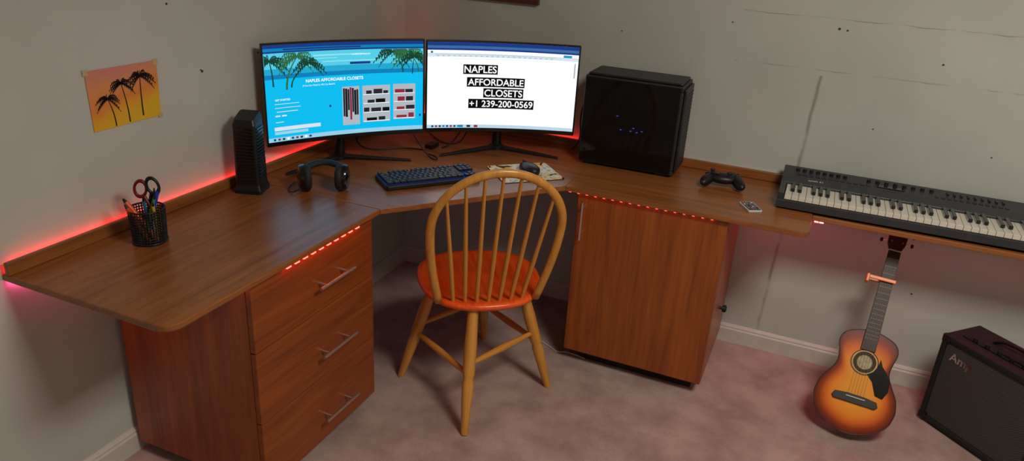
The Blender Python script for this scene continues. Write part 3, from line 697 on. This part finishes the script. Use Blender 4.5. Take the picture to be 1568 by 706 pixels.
def taper(name,y0,y1,w0_,w1_,z0,z1,m,bev=.001):
    return obj(name,[(-w0_/2,y0,z0),(w0_/2,y0,z0),(w1_/2,y1,z0),(-w1_/2,y1,z0),(-w0_/2,y0,z1),(w0_/2,y0,z1),(w1_/2,y1,z1),(-w1_/2,y1,z1)],BF,m,gt,bevel=bev)
taper("fretboard",.306,NL,.050,.042,.0005,.008,mat("rosewood",srgb(42,26,18),.5))
taper("neck",.375,NL,.046,.040,-.016,.0004,mat("neck_wood",srgb(84,36,18),.35,coat=.3),.006)
FRET=mat("fret_wire",srgb(120,108,92),.45,metal=.5)
for i in range(16):
    y=NL-.56*(1-2**(-(i+1)/12.));
    if y>.31:box("fret_%d"%i,-.0215,.0215,y-.0005,y+.0005,.008,.0087,FRET,gt)
box("nut",-.021,.021,NL,NL+.004,.0,.0105,WHT,gt)
prism("headstock",[(-.021,NL+.004),(.021,NL+.004),(.031,NL+.03),(.034,NL+.124),(.018,NL+.130),(-.018,NL+.130),(-.034,NL+.124),(-.031,NL+.03)],-.014,.001,mat("headstock_wood",srgb(74,28,16),.3,coat=.4),gt,bevel=.002)
for i in range(3):
    for k,sg in enumerate((-1,1)):
        y=NL+.036+i*.033
        rod("tuner_shaft_%d_%d"%(i,k),(sg*.028,y,-.007),(sg*.048,y,-.007),.0025,CHR,gt)
        ellipsoid("tuner_button_%d_%d"%(i,k),(sg*.052,y,-.007),(.006,.0085,.004),BLK,gt)
        rod("tuner_post_%d_%d"%(i,k),(sg*.019,y,0),(sg*.019,y,.010),.0035,CHR,gt)
STR=mat("guitar_string",srgb(120,105,85),.5,metal=.5)
for i in range(6):
    x0=-.026+i*.0104;x1=-.0165+i*.0066
    rod("string_%d"%i,(x0,.129,.0125),(x1,NL+.004,.0108),.00035,STR,gt,seg=6)
OR=mat("capo_orange",srgb(240,130,60),.35,var=.05)
box("capo_bar",-.062,.030,.566,.580,.0125,.021,OR,gt,bevel=.003)
box("capo_arm",-.070,-.059,.552,.583,-.026,.021,OR,gt,bevel=.003)
box("capo_handle",-.070,.012,.565,.581,-.032,-.024,OR,gt,bevel=.003)

# ------------------------------------------------------------------ amplifier
am=root("guitar_amplifier",(2.394,-.238,0),rad(-43.2))
AW,AD,AH=.40,.205,.372
tolex=mat("black_tolex",srgb(24,24,26),.6,bump=.5,scale=260)
boxes("cabinet",[(0,AW,.012,AD,.012,.03),(0,AW,.012,AD,AH-.02,AH),(0,.018,.012,AD,.03,AH-.02),(AW-.018,AW,.012,AD,.03,AH-.02),(.018,AW-.018,AD-.012,AD,.03,AH-.02)],tolex,am,bevel=.004)
def grille():
    m,nt,b=newmat("grille_cloth");N=nt.nodes;Lk=nt.links
    tc=N.new("ShaderNodeTexCoord");ck=N.new("ShaderNodeTexChecker");ck.inputs["Scale"].default_value=260
    ck.inputs["Color1"].default_value=srgb(84,78,72);ck.inputs["Color2"].default_value=srgb(32,30,30)
    Lk.new(tc.outputs["Object"],ck.inputs["Vector"]);Lk.new(ck.outputs["Color"],b.inputs["Base Color"]);b.inputs["Roughness"].default_value=.85;return m
box("grille_panel",.0185,AW-.0185,.022,.03,.0305,AH-.0205,grille(),am)
boxes("top_controls_plate",[(.04,AW-.04,.06,.085,AH,AH+.003)],BLKG,am)
for i in range(6):lathe("amp_knob_%d"%i,[(.008,0),(.007,.010)],BLK,am,seg=18,loc=(.08+i*.045,.0725,AH+.002))
V,F=textmesh("Amp",.045)
obj("script_badge",[(x+.085,.0212,y+AH-.075) for x,y in V],F,CHR,am)
boxes("corner_guards",[(-.001,.028,.010,.03,AH-.028,AH+.001),(-.001,.028,.010,.03,.011,.04),(AW-.028,AW+.001,.010,.03,AH-.028,AH+.001)],BLK,am,bevel=.003)
tube("carry_handle",[(.11,.13,AH),(.13,.13,AH+.022),(.20,.13,AH+.028),(.27,.13,AH+.022),(.29,.13,AH)],.007,BLK,am)
boxes("amp_feet",[(.03,.06,.03,.06,0,.012),(AW-.06,AW-.03,.03,.06,0,.012),(.03,.06,AD-.05,AD-.02,0,.012),(AW-.06,AW-.03,AD-.05,AD-.02,0,.012)],BLK,am)

# ------------------------------------------------------------------ desk cables
z=T1+.004
wtube("cable_a",[(.20,-.68,.93),(.16,-.66,.83),(.17,-.58,z),(.26,-.47,z),(.33,-.44,z),(.36,-.44,z)],.003,BLK,mL.r)
wtube("cable_c",[(.36,-.53,.85),(.40,-.50,z),(.47,-.54,z),(.45,-.49,z),(.40,-.48,z)],.0025,BLK,mL.r)
wtube("cable_b",[(.52,-.31,.93),(.46,-.33,.82),(.42,-.36,z),(.40,-.37,z)],.003,BLK,mR.r)
wtube("cable_d",[(.50,-.25,.93),(.46,-.25,.82),(.44,-.28,z),(.38,-.31,z),(.31,-.26,z),(.25,-.20,z)],.0025,BLK,mR.r)
hub=root("cable_hub",(.36,-.38,T1))
box("case",-.018,.018,-.03,.03,0,.018,BLK,hub,bevel=.003);boxes("ports",[(-.0185,-.017,-.02+i*.014,-.012+i*.014,.006,.011) for i in range(3)],MET,hub)
fc=root("floor_cable")
tube("white_cord",[(.93,-.42,.004),(.98,-.44,.004),(1.02,-.47,.004),(1.06,-.44,.004),(1.14,-.46,.004)],.0022,WHT,fc)

# ------------------------------------------------------------------ lights
def area(name,loc,rot,size,power,col,sy=None):
    l=bpy.data.lights.new(name,'AREA');l.energy=power;l.color=col;l.size=size
    if sy:l.shape='RECTANGLE';l.size_y=sy
    o=bpy.data.objects.new(name,l);o.location=loc;o.rotation_euler=rot;COL.objects.link(o);return o
area("ceiling_light",(2.45,-1.95,2.40),(0,0,0),.6,41,(1,.92,.81))
w=bpy.data.worlds.new("World");scene.world=w;w.use_nodes=True
w.node_tree.nodes["Background"].inputs[0].default_value=(.5,.5,.55,1);w.node_tree.nodes["Background"].inputs[1].default_value=.15

# ------------------------------------------------------------------ camera
C=Vector((1.8338,-3.0424,1.6781));a,p,r=rad(112.201),rad(22.866),rad(3.549)
fw=Vector((math.cos(p)*math.cos(a),math.cos(p)*math.sin(a),-math.sin(p)))
r0=Vector((math.sin(a),-math.cos(a),0));u0=r0.cross(fw)
Rr=math.cos(r)*r0+math.sin(r)*u0;U=-math.sin(r)*r0+math.cos(r)*u0
M=Matrix(((Rr.x,U.x,-fw.x,C.x),(Rr.y,U.y,-fw.y,C.y),(Rr.z,U.z,-fw.z,C.z),(0,0,0,1)))
cd=bpy.data.cameras.new("camera");cd.sensor_width=36;cd.lens=36*1142.3/1568;cd.clip_start=.05
co=bpy.data.objects.new("camera",cd);COL.objects.link(co);co.matrix_world=M;scene.camera=co
